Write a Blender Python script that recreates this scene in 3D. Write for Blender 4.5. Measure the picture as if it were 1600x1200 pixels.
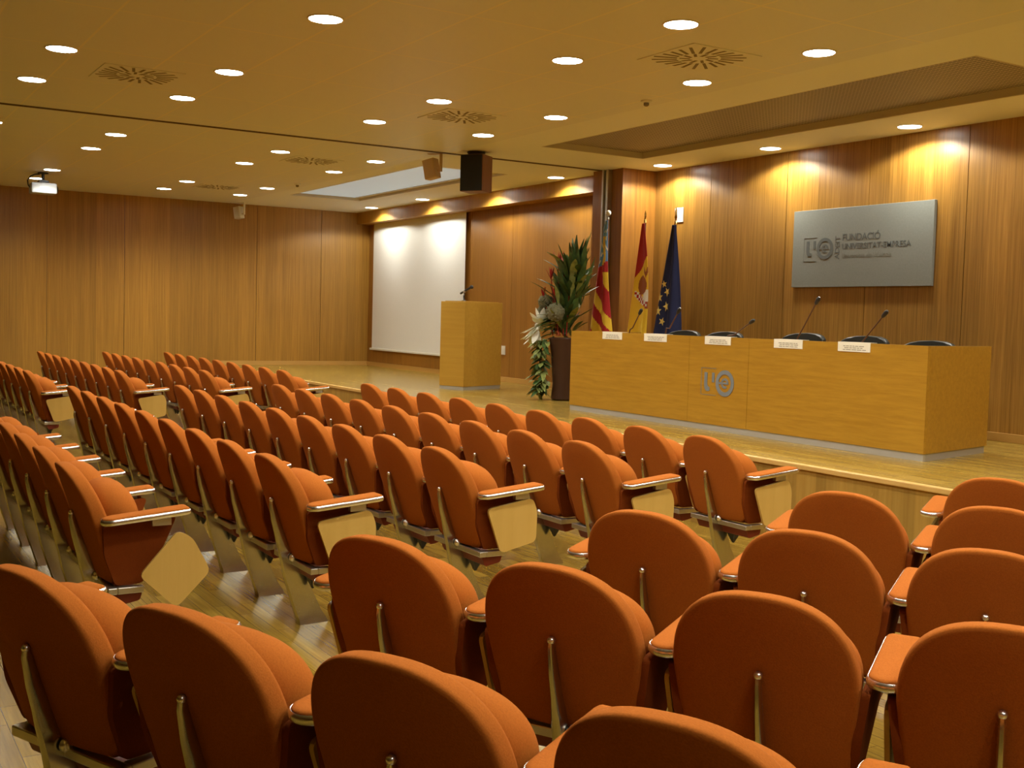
import bpy, bmesh, math, random
from mathutils import Vector, Matrix

random.seed(7)
C = bpy.context.scene.collection
PI = math.pi
for o in list(bpy.data.objects):
    bpy.data.objects.remove(o)

# ------------------------------------------------------------------ camera
CAM_H = 1.54
CZ = 3.34            # ceiling height
SZ = 0.586           # stage height
cd = bpy.data.cameras.new('camera')
cam = bpy.data.objects.new('camera', cd)
C.objects.link(cam)
cd.sensor_fit = 'HORIZONTAL'
cd.sensor_width = 36.0
cd.lens = 39.69
cd.clip_start = 0.05
cd.clip_end = 100
_yaw, _pitch, _roll = math.radians(-58.4294), math.radians(-3.39436), math.radians(1.55183)
_f = Vector((math.sin(_yaw) * math.cos(_pitch), math.cos(_yaw) * math.cos(_pitch), math.sin(_pitch)))
_r = Vector((math.cos(_yaw), -math.sin(_yaw), 0))
_u = _r.cross(_f)
_r2 = math.cos(_roll) * _r + math.sin(_roll) * _u
_u2 = -math.sin(_roll) * _r + math.cos(_roll) * _u
cam.matrix_world = Matrix(((_r2.x, _u2.x, -_f.x, 0), (_r2.y, _u2.y, -_f.y, 0), (_r2.z, _u2.z, -_f.z, CAM_H), (0, 0, 0, 1)))
bpy.context.scene.camera = cam

# ------------------------------------------------------------------ world, exposure
sc = bpy.context.scene
w = bpy.data.worlds.new('world')
sc.world = w
w.use_nodes = True
w.node_tree.nodes['Background'].inputs[0].default_value = (1, .8, .5, 1)
w.node_tree.nodes['Background'].inputs[1].default_value = 0.02
sc.view_settings.view_transform = 'Standard'
sc.view_settings.look = 'None'
sc.view_settings.gamma = 1
sc.view_settings.use_curve_mapping = False
sc.view_settings.exposure = 0.0
sc.cycles.use_denoising = True
sc.cycles.max_bounces = 8
sc.cycles.diffuse_bounces = 5
sc.cycles.glossy_bounces = 4
sc.cycles.sample_clamp_indirect = 4
sc.cycles.caustics_reflective = False
sc.cycles.caustics_refractive = False

LAMP_W = 72.0                       # the ceiling downlights' power
LAMP_COL = (1.0, 0.95, 0.83)

# ------------------------------------------------------------------ materials
def new_mat(name):
    m = bpy.data.materials.new(name)
    m.use_nodes = True
    return m, m.node_tree.nodes, m.node_tree.links, m.node_tree.nodes['Principled BSDF']

def plain(name, col, rough=.5, metal=0, noise=0, nscale=40, bump=0, spec=.5):
    m, n, l, b = new_mat(name)
    b.inputs['Base Color'].default_value = (*col, 1)
    b.inputs['Roughness'].default_value = rough
    b.inputs['Metallic'].default_value = metal
    b.inputs['Specular IOR Level'].default_value = spec
    if noise or bump:
        tc = n.new('ShaderNodeTexCoord')
        t = n.new('ShaderNodeTexNoise'); t.inputs['Scale'].default_value = nscale; t.inputs['Detail'].default_value = 3
        l.new(tc.outputs['Object'], t.inputs['Vector'])
        if noise:
            r = n.new('ShaderNodeValToRGB')
            r.color_ramp.elements[0].position = .3; r.color_ramp.elements[1].position = .7
            r.color_ramp.elements[0].color = (*[c * (1 - noise) for c in col], 1)
            r.color_ramp.elements[1].color = (*[min(1, c * (1 + noise)) for c in col], 1)
            l.new(t.outputs['Fac'], r.inputs['Fac']); l.new(r.outputs['Color'], b.inputs['Base Color'])
        if bump:
            bp = n.new('ShaderNodeBump'); bp.inputs['Strength'].default_value = bump; bp.inputs['Distance'].default_value = .002
            l.new(t.outputs['Fac'], bp.inputs['Height']); l.new(bp.outputs['Normal'], b.inputs['Normal'])
    return m

def emit(name, col, strength):
    m, n, l, b = new_mat(name)
    b.inputs['Base Color'].default_value = (*col, 1)
    b.inputs['Emission Color'].default_value = (*col, 1)
    b.inputs['Emission Strength'].default_value = strength
    return m

def wood(name, light, dark, axis='z', strip=.06, strip_var=.25, panel=0, grain=1.0, rough=.4, freq=9, along=.35):
    """veneer: stretched noise along the grain axis, narrow staves of differing tone, wide panels of differing tone"""
    m, n, l, b = new_mat(name)
    b.inputs['Roughness'].default_value = rough
    tc = n.new('ShaderNodeTexCoord')
    mp = n.new('ShaderNodeMapping')
    s = {'x': (along, freq, freq), 'y': (freq, along, freq), 'z': (freq, freq, along)}[axis]
    mp.inputs['Scale'].default_value = s
    l.new(tc.outputs['Object'], mp.inputs['Vector'])
    t = n.new('ShaderNodeTexNoise'); t.inputs['Scale'].default_value = 3.2; t.inputs['Detail'].default_value = 7; t.inputs['Roughness'].default_value = .65
    t.inputs['Distortion'].default_value = .35
    l.new(mp.outputs['Vector'], t.inputs['Vector'])
    r = n.new('ShaderNodeValToRGB')
    r.color_ramp.elements[0].position = .5 - .2 / grain; r.color_ramp.elements[1].position = .5 + .2 / grain
    r.color_ramp.elements[0].color = (*dark, 1); r.color_ramp.elements[1].color = (*light, 1)
    l.new(t.outputs['Fac'], r.inputs['Fac'])
    sx = n.new('ShaderNodeSeparateXYZ'); l.new(tc.outputs['Object'], sx.inputs[0])
    add = n.new('ShaderNodeMath'); add.operation = 'ADD'
    if axis == 'z':
        l.new(sx.outputs[0], add.inputs[0]); l.new(sx.outputs[1], add.inputs[1])
    elif axis == 'x':
        l.new(sx.outputs[2], add.inputs[0]); l.new(sx.outputs[1], add.inputs[1])
    else:
        l.new(sx.outputs[0], add.inputs[0]); l.new(sx.outputs[2], add.inputs[1])
    col = r.outputs['Color']
    for width, var in ((strip, strip_var), (panel, .16)):
        if not width:
            continue
        d = n.new('ShaderNodeMath'); d.operation = 'DIVIDE'; d.inputs[1].default_value = width
        l.new(add.outputs[0], d.inputs[0])
        fl = n.new('ShaderNodeMath'); fl.operation = 'FLOOR'; l.new(d.outputs[0], fl.inputs[0])
        wn = n.new('ShaderNodeTexWhiteNoise'); wn.noise_dimensions = '1D'; l.new(fl.outputs[0], wn.inputs['W'])
        mr = n.new('ShaderNodeMapRange'); mr.inputs['To Min'].default_value = 1 - var; mr.inputs['To Max'].default_value = 1 + var * .6
        l.new(wn.outputs['Value'], mr.inputs['Value'])
        mx = n.new('ShaderNodeMix'); mx.data_type = 'RGBA'; mx.blend_type = 'MULTIPLY'; mx.inputs['Factor'].default_value = 1
        l.new(col, mx.inputs['A']); l.new(mr.outputs['Result'], mx.inputs['B'])
        col = mx.outputs['Result']
    l.new(col, b.inputs['Base Color'])
    return m

def parquet(name, c1, c2, mortar, length, width, rough=.25, rot=0):
    m, n, l, b = new_mat(name)
    b.inputs['Roughness'].default_value = rough
    tc = n.new('ShaderNodeTexCoord')
    mp = n.new('ShaderNodeMapping'); mp.inputs['Rotation'].default_value = (0, 0, rot)
    l.new(tc.outputs['Object'], mp.inputs['Vector'])
    br = n.new('ShaderNodeTexBrick')
    br.inputs['Color1'].default_value = (*c1, 1); br.inputs['Color2'].default_value = (*c2, 1); br.inputs['Mortar'].default_value = (*mortar, 1)
    br.inputs['Scale'].default_value = 1; br.inputs['Brick Width'].default_value = length; br.inputs['Row Height'].default_value = width
    br.inputs['Mortar Size'].default_value = .0012; br.inputs['Bias'].default_value = 0
    br.offset = .37; br.offset_frequency = 2
    l.new(mp.outputs['Vector'], br.inputs['Vector'])
    mp2 = n.new('ShaderNodeMapping'); mp2.inputs['Scale'].default_value = (1.2, 26, 1); l.new(mp.outputs['Vector'], mp2.inputs['Vector'])
    t = n.new('ShaderNodeTexNoise'); t.inputs['Scale'].default_value = 2.5; t.inputs['Detail'].default_value = 6
    l.new(mp2.outputs['Vector'], t.inputs['Vector'])
    mr = n.new('ShaderNodeMapRange'); mr.inputs['From Min'].default_value = .3; mr.inputs['From Max'].default_value = .7
    mr.inputs['To Min'].default_value = .72; mr.inputs['To Max'].default_value = 1.15
    l.new(t.outputs['Fac'], mr.inputs['Value'])
    mx = n.new('ShaderNodeMix'); mx.data_type = 'RGBA'; mx.blend_type = 'MULTIPLY'; mx.inputs['Factor'].default_value = 1
    l.new(br.outputs['Color'], mx.inputs['A']); l.new(mr.outputs['Result'], mx.inputs['B'])
    l.new(mx.outputs['Result'], b.inputs['Base Color'])
    return m

def ceiling_mat():
    m, n, l, b = new_mat('ceiling_board')
    b.inputs['Roughness'].default_value = .45
    tc = n.new('ShaderNodeTexCoord')
    br = n.new('ShaderNodeTexBrick')
    br.inputs['Color1'].default_value = (.78, .83, .86, 1); br.inputs['Color2'].default_value = (.77, .82, .85, 1); br.inputs['Mortar'].default_value = (.86, .86, .78, 1)
    br.inputs['Scale'].default_value = 1; br.inputs['Brick Width'].default_value = 1.2; br.inputs['Row Height'].default_value = .6
    br.inputs['Mortar Size'].default_value = .009; br.offset = 0
    mp = n.new('ShaderNodeMapping'); mp.inputs['Location'].default_value = (.05, .23, 0)
    l.new(tc.outputs['Object'], mp.inputs['Vector']); l.new(mp.outputs['Vector'], br.inputs['Vector'])
    l.new(br.outputs['Color'], b.inputs['Base Color'])
    return m

def perforated(name, base, hole, pitch):
    m, n, l, b = new_mat(name)
    b.inputs['Roughness'].default_value = .6
    b.inputs['Metallic'].default_value = .25
    tc = n.new('ShaderNodeTexCoord')
    sx = n.new('ShaderNodeSeparateXYZ'); l.new(tc.outputs['Object'], sx.inputs[0])
    outs = []
    for i in (0, 1):
        mu = n.new('ShaderNodeMath'); mu.operation = 'MULTIPLY'; mu.inputs[1].default_value = 2 * PI / pitch; l.new(sx.outputs[i], mu.inputs[0])
        si = n.new('ShaderNodeMath'); si.operation = 'SINE'; l.new(mu.outputs[0], si.inputs[0]); outs.append(si)
    ad = n.new('ShaderNodeMath'); ad.operation = 'ADD'; l.new(outs[0].outputs[0], ad.inputs[0]); l.new(outs[1].outputs[0], ad.inputs[1])
    gt = n.new('ShaderNodeMath'); gt.operation = 'GREATER_THAN'; gt.inputs[1].default_value = .35; l.new(ad.outputs[0], gt.inputs[0])
    mx = n.new('ShaderNodeMix'); mx.data_type = 'RGBA'; l.new(gt.outputs[0], mx.inputs['Factor'])
    mx.inputs['A'].default_value = (*base, 1); mx.inputs['B'].default_value = (*hole, 1)
    l.new(mx.outputs['Result'], b.inputs['Base Color'])
    return m

M = {}
M['ceiling'] = ceiling_mat()
M['plaster'] = plain('ceiling_plaster', (.84, .89, .90), .6)
M['track'] = plain('dark_track', (.10, .055, .02), .6)
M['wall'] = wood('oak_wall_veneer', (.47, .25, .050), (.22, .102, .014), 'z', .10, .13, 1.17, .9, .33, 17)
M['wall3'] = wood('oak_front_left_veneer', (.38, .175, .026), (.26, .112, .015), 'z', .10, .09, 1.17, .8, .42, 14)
M['wall2'] = wood('oak_side_veneer', (.47, .245, .034), (.28, .135, .016), 'z', .10, .09, 1.17, .8, .42, 14)
M['pillar'] = wood('dark_oak_veneer', (.36, .16, .025), (.22, .09, .014), 'z', .3, .1, 0, 1.0, .4)
M['desk'] = wood('cherry_veneer', (.48, .265, .026), (.34, .172, .013), 'x', 0, 0, 0, .85, .35, 11, .9)
M['podium'] = wood('maple_veneer', (.50, .30, .045), (.42, .235, .030), 'x', 0, 0, 0, .8, .35, 7)
M['floor'] = parquet('parquet', (.32, .205, .030), (.205, .120, .014), (.08, .042, .008), .55, .072, .22)
M['stagefloor'] = parquet('stage_parquet', (.40, .27, .052), (.31, .195, .031), (.16, .09, .015), .9, .075, .25)
M['riser'] = wood('riser_boards', (.46, .29, .065), (.34, .19, .034), 'z', .09, .18, 0, .8, .35)
M['nosing'] = plain('nosing', (.66, .42, .13), .3)
M['skirting'] = plain('skirting_oak', (.52, .30, .075), .4)
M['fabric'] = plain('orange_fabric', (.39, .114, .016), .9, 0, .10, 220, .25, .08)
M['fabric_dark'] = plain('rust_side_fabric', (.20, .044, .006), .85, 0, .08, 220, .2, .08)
M['underside'] = plain('maroon_underside', (.20, .024, .007), .5)
M['chrome'] = plain('chrome', (.88, .90, .92), .25, 1)
M['cap'] = plain('satin_cap', (.98, .98, .97), .30, 1)
M['alu'] = plain('polished_aluminium', (.64, .65, .60), .22, 1)
M['alu_matt'] = plain('brushed_aluminium', (.66, .65, .58), .38, 1)
M['tablet'] = wood('beech_ply', (.64, .42, .11), (.54, .34, .075), 'z', 0, 0, 0, .6, .35, 5)
M['black'] = plain('black_plastic', (.012, .012, .012), .4)
M['grille_black'] = plain('black_grille_cloth', (.014, .015, .014), .9, 0, .3, 300)
M['lampface'] = emit('lamp_face', (1.0, .98, .92), 24.0)
M['lampface'].cycles.emission_sampling = 'NONE'
M['rim'] = plain('lamp_trim', (.85, .82, .7), .4)
M['vent'] = plain('vent_plate', (.78, .82, .83), .5)
M['ventslot'] = plain('vent_slot', (.22, .19, .12), .8)
M['trough'] = perforated('perforated_metal_panel', (.44, .39, .31), (.13, .11, .085), .038)
M['palepanel'] = emit('pale_panel', (.64, .83, 1.0), .26)  # pale blue tone carried by weak emission
M['trough_edge'] = plain('trough_edge', (.62, .60, .50), .5)
M['white'] = plain('white_plastic', (.70, .70, .62), .4)
M['projbody'] = plain('projector_shell', (.40, .42, .42), .4)
M['screen'] = plain('screen_fabric', (.76, .78, .75), .9, 0, .03, 120)
M['signgrey'] = plain('grey_metal_sign', (.23, .25, .225), .5, .15, .05, 60)
M['signdark'] = plain('sign_print_grey', (.105, .12, .115), .5)
M['signfaint'] = plain('sign_print_faint', (.19, .20, .175), .5)
M['emblem'] = plain('emblem_blue_grey', (.20, .235, .26), .4, .1)
M['kick'] = plain('grey_kickplate', (.42, .41, .36), .4, .2)
M['card'] = plain('card_paper', (.86, .83, .66), .7)
M['ink'] = plain('card_ink', (.38, .35, .27), .8)
M['officeblack'] = plain('dark_green_leather', (.016, .022, .020), .4)
M['beige'] = plain('beige_speaker', (.62, .46, .24), .5)
M['spkwood'] = wood('walnut_sides', (.26, .10, .03), (.14, .05, .014), 'z', 0, 0, 0, 1, .4)
M['leaf'] = plain('leaf_green', (.045, .092, .020), .45, 0, .5, 14)
M['leaf2'] = plain('leaf_pale_green', (.22, .26, .07), .5, 0, .4, 14)
M['redflower'] = plain('red_bract', (.38, .02, .015), .5)
M['lily'] = plain('white_petal', (.88, .90, .80), .5)
M['pod'] = plain('grey_green_head', (.14, .135, .07), .9, 0, .4, 60, .6)
M['vase'] = plain('brown_vase', (.05, .020, .009), .4)
M['gold'] = plain('brass_finial', (.8, .55, .2), .25, 1)
M['poledark'] = plain('dark_pole', (.10, .04, .015), .4)
M['fred'] = plain('flag_red', (.42, .012, .012), .75)
M['fyellow'] = plain('flag_yellow', (.84, .56, .03), .75)
M['fblue'] = plain('flag_light_blue', (.15, .33, .62), .75)
M['fnavy'] = plain('flag_navy', (.007, .014, .072), .75)
M['fwhite'] = plain('flag_white', (.85, .84, .76), .75)
M['fbrown'] = plain('flag_crest_brown', (.32, .09, .02), .75)
M['fstar'] = plain('flag_star_yellow', (.80, .62, .16), .75)

# ------------------------------------------------------------------ mesh building
class MB:
    def __init__(s):
        s.v, s.f, s.m = [], [], []
    def add(s, vs, fs, mi=0):
        k = len(s.v)
        s.v += [tuple(v) for v in vs]
        s.f += [tuple(i + k for i in f) for f in fs]
        s.m += [mi] * len(fs)
        return s
    def box(s, x0, x1, y0, y1, z0, z1, mi=0, mat=None):
        vs = [Vector(p) for p in ((x0, y0, z0), (x1, y0, z0), (x1, y1, z0), (x0, y1, z0), (x0, y0, z1), (x1, y0, z1), (x1, y1, z1), (x0, y1, z1))]
        if mat is not None:
            vs = [mat @ v for v in vs]
        return s.add(vs, [(0, 3, 2, 1), (4, 5, 6, 7), (0, 1, 5, 4), (1, 2, 6, 5), (2, 3, 7, 6), (3, 0, 4, 7)], mi)
    def prism(s, poly, a, b, fn, mi=0):
        """poly: 2D points; fn(p, t) -> 3D; extruded from t=a to t=b"""
        n = len(poly)
        vs = [fn(p, a) for p in poly] + [fn(p, b) for p in poly]
        fs = [tuple(range(n))[::-1], tuple(range(n, 2 * n))] + [(i, (i + 1) % n, n + (i + 1) % n, n + i) for i in range(n)]
        return s.add(vs, fs, mi)
    def rings(s, rings, cap0=True, cap1=True, closed=True, mi=0):
        k = len(rings[0]); vs = [p for r in rings for p in r]; fs = []
        for i in range(len(rings) - 1):
            for j in range(k if closed else k - 1):
                a, b_ = i * k + j, i * k + (j + 1) % k
                fs.append((a, b_, b_ + k, a + k))
        if cap0: fs.append(tuple(range(k))[::-1])
        if cap1: fs.append(tuple(range((len(rings) - 1) * k, len(rings) * k)))
        return s.add(vs, fs, mi)
    def lathe(s, prof, n=24, cx=0, cy=0, mi=0, mat=None):
        rs = []
        for r, z in prof:
            ring = [Vector((cx + r * math.cos(2 * PI * i / n), cy + r * math.sin(2 * PI * i / n), z)) for i in range(n)]
            if mat is not None: ring = [mat @ p for p in ring]
            rs.append(ring)
        return s.rings(rs, mi=mi)
    def tube(s, path, rad, n=8, mi=0):
        path = [Vector(p) for p in path]
        if not isinstance(rad, (list, tuple)): rad = [rad] * len(path)
        rs = []
        for i, p in enumerate(path):
            d = (path[min(i + 1, len(path) - 1)] - path[max(i - 1, 0)]).normalized()
            a = d.cross(Vector((0, 0, 1)))
            if a.length < 1e-3: a = d.cross(Vector((1, 0, 0)))
            a.normalize(); b = d.cross(a)
            rs.append([p + rad[i] * (math.cos(2 * PI * j / n) * a + math.sin(2 * PI * j / n) * b) for j in range(n)])
        return s.rings(rs, mi=mi)
    def ball(s, c, r, n=12, sx=1, sy=1, sz=1, mi=0):
        c = Vector(c); m_ = max(6, n // 2)
        rs = [[c + Vector((sx * r * math.sin(PI * i / m_) * math.cos(2 * PI * j / n), sy * r * math.sin(PI * i / m_) * math.sin(2 * PI * j / n), -sz * r * math.cos(PI * i / m_))) for j in range(n)] for i in range(1, m_)]
        return s.rings(rs, mi=mi)
    def mesh(s, name, mats, smooth=None):
        me = bpy.data.meshes.new(name)
        me.from_pydata(s.v, [], s.f)
        for m_ in (mats if isinstance(mats, (list, tuple)) else [mats]): me.materials.append(m_)
        me.polygons.foreach_set('material_index', s.m)
        me.update()
        bm = bmesh.new(); bm.from_mesh(me); bmesh.ops.recalc_face_normals(bm, faces=bm.faces); bm.to_mesh(me); bm.free()
        if smooth:
            me.polygons.foreach_set('use_smooth', [True] * len(me.polygons))
            me.set_sharp_from_angle(angle=math.radians(smooth))
        return me

def link(name, me, parent=None, loc=(0, 0, 0), bevel=0, label=None):
    o = bpy.data.objects.new(name, me)
    C.objects.link(o)
    o.location = loc
    if parent is not None: o.parent = parent
    if bevel:
        b = o.modifiers.new('bevel', 'BEVEL'); b.width = bevel; b.segments = 2; b.limit_method = 'ANGLE'
    if label: o['label'] = label
    return o

def obj(name, mb, mat, parent=None, smooth=None, bevel=0, loc=(0, 0, 0), label=None):
    return link(name, mb.mesh(name, mat, smooth), parent, loc, bevel, label)

def tag(o, label, cat, group=None):
    o['label'] = label; o['category'] = cat
    if group: o['group'] = group
    return o

def thing(name, label, cat, loc=(0, 0, 0), rz=0, group=None):
    o = bpy.data.objects.new(name, None)
    C.objects.link(o)
    o.empty_display_size = .2
    o.location = loc; o.rotation_euler = (0, 0, rz)
    return tag(o, label, cat, group)

def struct(name, mb, mat, bevel=0, smooth=None):
    o = obj(name, mb, mat, None, smooth, bevel)
    o['kind'] = 'structure'
    return o

def copy_tree(o, parent=None):
    c = o.copy(); C.objects.link(c)
    if parent is not None: c.parent = parent
    for ch in list(o.children): copy_tree(ch, c)
    return c

def smoothpoly(pts, r, n=4):
    """round the corners of a polygon with radius-like distance r"""
    out = []; k = len(pts)
    for i in range(k):
        p0, p, p1 = (Vector(pts[(i - 1) % k]), Vector(pts[i]), Vector(pts[(i + 1) % k]))
        d0, d1 = (p0 - p), (p1 - p)
        a = p + d0.normalized() * min(r, d0.length * .45); b = p + d1.normalized() * min(r, d1.length * .45)
        for t in range(n + 1):
            t /= n
            out.append(tuple((1 - t) ** 2 * a + 2 * t * (1 - t) * p + t * t * b))
    return out

def text_mesh(body, size, mat, extrude=.001, bold=False):
    cu = bpy.data.curves.new('lettering', 'FONT')
    cu.body = body; cu.size = size; cu.extrude = extrude
    if bold: cu.offset = size * .012
    t = bpy.data.objects.new('tmp_text', cu); C.objects.link(t)
    dg = bpy.context.evaluated_depsgraph_get()
    me = bpy.data.meshes.new_from_object(t.evaluated_get(dg))
    bpy.data.objects.remove(t); me.materials.clear(); me.materials.append(mat)
    return me

# ------------------------------------------------------------------ the setting
XL, XR, YB = -19.0, 4.0, -8.0
YW = 8.64            # front wall behind the speakers' table
YS = 8.55            # front wall behind the screen
YBK = 8.30           # face of the bulkhead above the screen
YST = 5.74           # front edge of the stage
PX0, PX1, PY = -11.39, -10.86, 8.09   # pillar

struct('floor', MB().box(XL, XR, YB, YST + .02, -.1, 0), M['floor'])
struct('floor_stage', MB().box(XL, XR, YST, 8.9, .35, SZ), M['stagefloor'])
struct('trim_stage_riser', MB().box(XL, XR, YST - .012, YST + .012, 0, SZ - .035), M['riser'])
struct('trim_stage_nosing', MB().box(XL, XR, YST - .03, YST + .02, SZ - .035, SZ + .002), M['nosing'], bevel=.006)

# ceiling with the two recessed troughs left open
TR = (-10.13, -4.86, 6.50, 7.86)
TL = (-16.95, -12.35, 6.25, 7.45)
cm = MB()
def cbox(x0, x1, y0, y1, mi=0, z0=CZ): cm.box(x0, x1, y0, y1, z0, CZ + .03, mi)
cbox(XL, -11.26, YB, 5.97); cbox(-11.20, XR, YB, 5.97)
yy = 8.75
for (x0, x1, y0, y1) in ((XL, TL[0], 5.97, yy), (TL[1], -11.26, 5.97, yy), (TL[0], TL[1], 5.97, TL[2]), (TL[0], TL[1], TL[3], yy),
                         (-11.20, TR[0], 5.97, yy), (TR[1], XR, 5.97, yy), (TR[0], TR[1], 5.97, TR[2]), (TR[0], TR[1], TR[3], yy)):
    cbox(x0, x1, y0, y1, 1)
cm.box(-11.27, -11.19, YB, 8.75, CZ + .018, CZ + .03, 2)
ceil = obj('ceiling', cm, [M['ceiling'], M['plaster'], M['track']]); ceil['kind'] = 'structure'
struct('trim_partition_track', MB().box(-11.262, -11.235, YB, PY, CZ - .006, CZ + .02).box(-11.222, -11.198, YB, PY, CZ - .006, CZ + .02), M['track'])
for nm, T, mt in (('trim_trough_grille', TR, M['trough']), ('trim_trough_pale', TL, M['trough_edge'])):
    t_ = MB(); d = .065
    t_.box(T[0] - .02, T[1] + .02, T[2] - .02, T[3] + .02, CZ + d, CZ + d + .02)
    e_ = .003
    for (x0, x1, y0, y1) in ((T[0] + e_, T[0] + .02, T[2] + e_, T[3] - e_), (T[1] - .02, T[1] - e_, T[2] + e_, T[3] - e_), (T[0] + e_, T[1] - e_, T[2] + e_, T[2] + .02), (T[0] + e_, T[1] - e_, T[3] - .02, T[3] - e_)):
        t_.box(x0, x1, y0, y1, CZ + .001, CZ + d, 1)
    o = obj(nm, t_, [mt, M['trough_edge']]); o['kind'] = 'structure'

def panel_wall(name, along, fixed, seams, lo, hi, z0, z1, mat, thick=.03, back=.12, sign=1):
    mb = MB(); edges = [lo] + sorted(s for s in seams if lo < s < hi) + [hi]
    for a, b_ in zip(edges, edges[1:]):
        if along == 'x': mb.box(a + .0035, b_ - .0035, fixed, fixed + sign * thick, z0, z1)
        else: mb.box(fixed, fixed + sign * thick, a + .0035, b_ - .0035, z0, z1)
    if along == 'x': mb.box(lo, hi, fixed + sign * thick * .5, fixed + sign * back, z0, z1, 1)
    else: mb.box(fixed + sign * thick * .5, fixed + sign * back, lo, hi, z0, z1, 1)
    o = obj(name, mb, [mat, M['track']]); o['kind'] = 'structure'
    return o

panel_wall('wall_front_right', 'x', YW, [-9.86, -8.67, -7.58, -6.48, -5.3, -4.1, -2.9, -1.7, -.5, .7], PX1, XR, SZ, CZ + .03, M['wall'])
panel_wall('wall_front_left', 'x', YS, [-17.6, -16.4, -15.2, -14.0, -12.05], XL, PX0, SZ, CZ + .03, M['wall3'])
panel_wall('wall_left', 'y', XL, [-6.6, -5.4, -4.2, -3, -1.8, -.5, .7, 1.9, 3.05, 4.23, 6.44, 7.62], YB, 8.75, 0, CZ + .03, M['wall2'], sign=-1)
panel_wall('wall_right', 'y', XR, [-3, -1, 1, 3, 5, 7], YB, 8.8, 0, CZ + .03, M['wall2'], sign=1)
panel_wall('wall_rear', 'x', YB, [-17, -15, -13, -11, -9, -7, -5, -3, -1, 1], XL, XR, 0, CZ + .03, M['wall2'], sign=-1)
struct('trim_bulkhead', MB().box(XL, PX0, YBK, YS + .05, 3.135, CZ + .02), M['wall2'])
# pillar between the two halves, with the aluminium guide of the folding partition
struct('wall_pillar', MB().box(PX0, -11.20, PY, YW + .1, SZ, CZ + .02).box(-11.075, PX1, PY + .05, YW + .1, SZ, CZ + .02)
       .box(-11.20, -11.075, PY + .08, YW, SZ, CZ + .02), M['pillar'])
struct('trim_partition_guide', MB().box(-11.20, -11.165, PY - .012, PY + .08, SZ, CZ).box(-11.115, -11.075, PY - .012, PY + .08, SZ, CZ).box(-11.165, -11.115, PY + .04, PY + .08, SZ, CZ), M['alu_matt'], bevel=.004)
struct('baseboard_front_right', MB().box(PX1, XR, YW - .014, YW, SZ, SZ + .075), M['skirting'], bevel=.003)
struct('baseboard_front_left', MB().box(XL, PX0, YS - .014, YS, SZ, SZ + .075), M['skirting'], bevel=.003)
struct('baseboard_left', MB().box(XL, XL + .014, YST, YS, SZ, SZ + .075), M['skirting'], bevel=.003)

# ------------------------------------------------------------------ ceiling lamps
lamp_ring = MB(); lamp_ring.lathe([(.098, 0), (.112, 0), (.114, -.003), (.112, -.006), (.106, -.006), (.100, -.003)], 32)
lamp_ring.f = [f for f in lamp_ring.f if len(f) == 4]; lamp_ring.m = [0] * len(lamp_ring.f)
k = 32 * 5
lamp_ring.f += [(k + j, k + (j + 1) % 32, (j + 1) % 32, j) for j in range(32)]; lamp_ring.m = [0] * len(lamp_ring.f)
ring_me = lamp_ring.mesh('trim_ring', M['rim'], 40)
face_me = MB().lathe([(.102, -.001), (.102, -.005), (.07, -.0065)], 32).mesh('diffuser', M['lampface'])

def spot(name, loc, power, parent, size=146, blend=.7):
    ld = bpy.data.lights.new(name, 'SPOT')
    ld.energy = power; ld.color = LAMP_COL; ld.spot_size = math.radians(size); ld.spot_blend = blend; ld.shadow_soft_size = .07
    o = bpy.data.objects.new(name, ld); C.objects.link(o)
    o.parent = parent; o.location = loc
    return o

def downlight(x, y, label, group, power=1.0, size=146, blend=.7):
    t = thing('ceiling_downlight', label, 'ceiling light', (x, y, CZ), 0, group)
    link('trim_ring', ring_me, t); link('diffuser', face_me, t)
    spot('lamp', (0, 0, -.03), LAMP_W * power, t, size, blend)
    return t

ORD = ['first', 'second', 'third', 'fourth', 'fifth', 'sixth', 'seventh', 'eighth', 'ninth', 'tenth']
colsR = [-11.24 + 1.39, -8.57, -6.65, -5.43, -3.6, -2.4, -.6, .6]  # unseen right-hand columns continue the grid, added to light the angled block
colsR[0] = -9.87
colsL = [-12.42, -13.70, -16.24, -17.50]
rowsY = [5.65, 4.47, 2.67, 1.47]
for j, y in enumerate(rowsY):
    rn = ['nearest the stage', 'second from the stage', 'third from the stage', 'fourth from the stage', 'fifth from the stage', 'sixth from the stage', 'seventh from the stage'][j]
    for i, x in enumerate(colsR):
        downlight(x, y, 'round ceiling light, %s from the groove on the table side, row %s' % (ORD[i], rn), 'downlights over the table half')
    for i, x in enumerate(colsL):
        downlight(x, y, 'round ceiling light, %s from the groove on the screen side, row %s' % (ORD[i], rn), 'downlights over the screen half')
for x, lab in ((-17.85, 'round ceiling light against the bulkhead in the far corner above the screen'),
               (-15.94, 'round ceiling light above the middle of the projection screen'),
               (-14.03, 'round ceiling light by the bulkhead behind the big black loudspeaker'),
               (-12.18, 'round ceiling light by the bulkhead next to the pillar')):
    downlight(x, 8.06, lab, 'downlights along the front wall', 1.0, 154, .2)
for x, lab in ((-10.37, 'round ceiling light above the three flags'), (-8.63, 'round ceiling light above the near end of the flags and the grey sign'),
               (-6.89, 'round ceiling light above the right edge of the grey sign'), (-5.13, 'round ceiling light along the front wall beyond the grey sign'), (-3.4, 'round ceiling light along the front wall far from the sign')):
    downlight(x, 8.34, lab, 'downlights along the front wall', 1.25, 154, .2)

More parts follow.
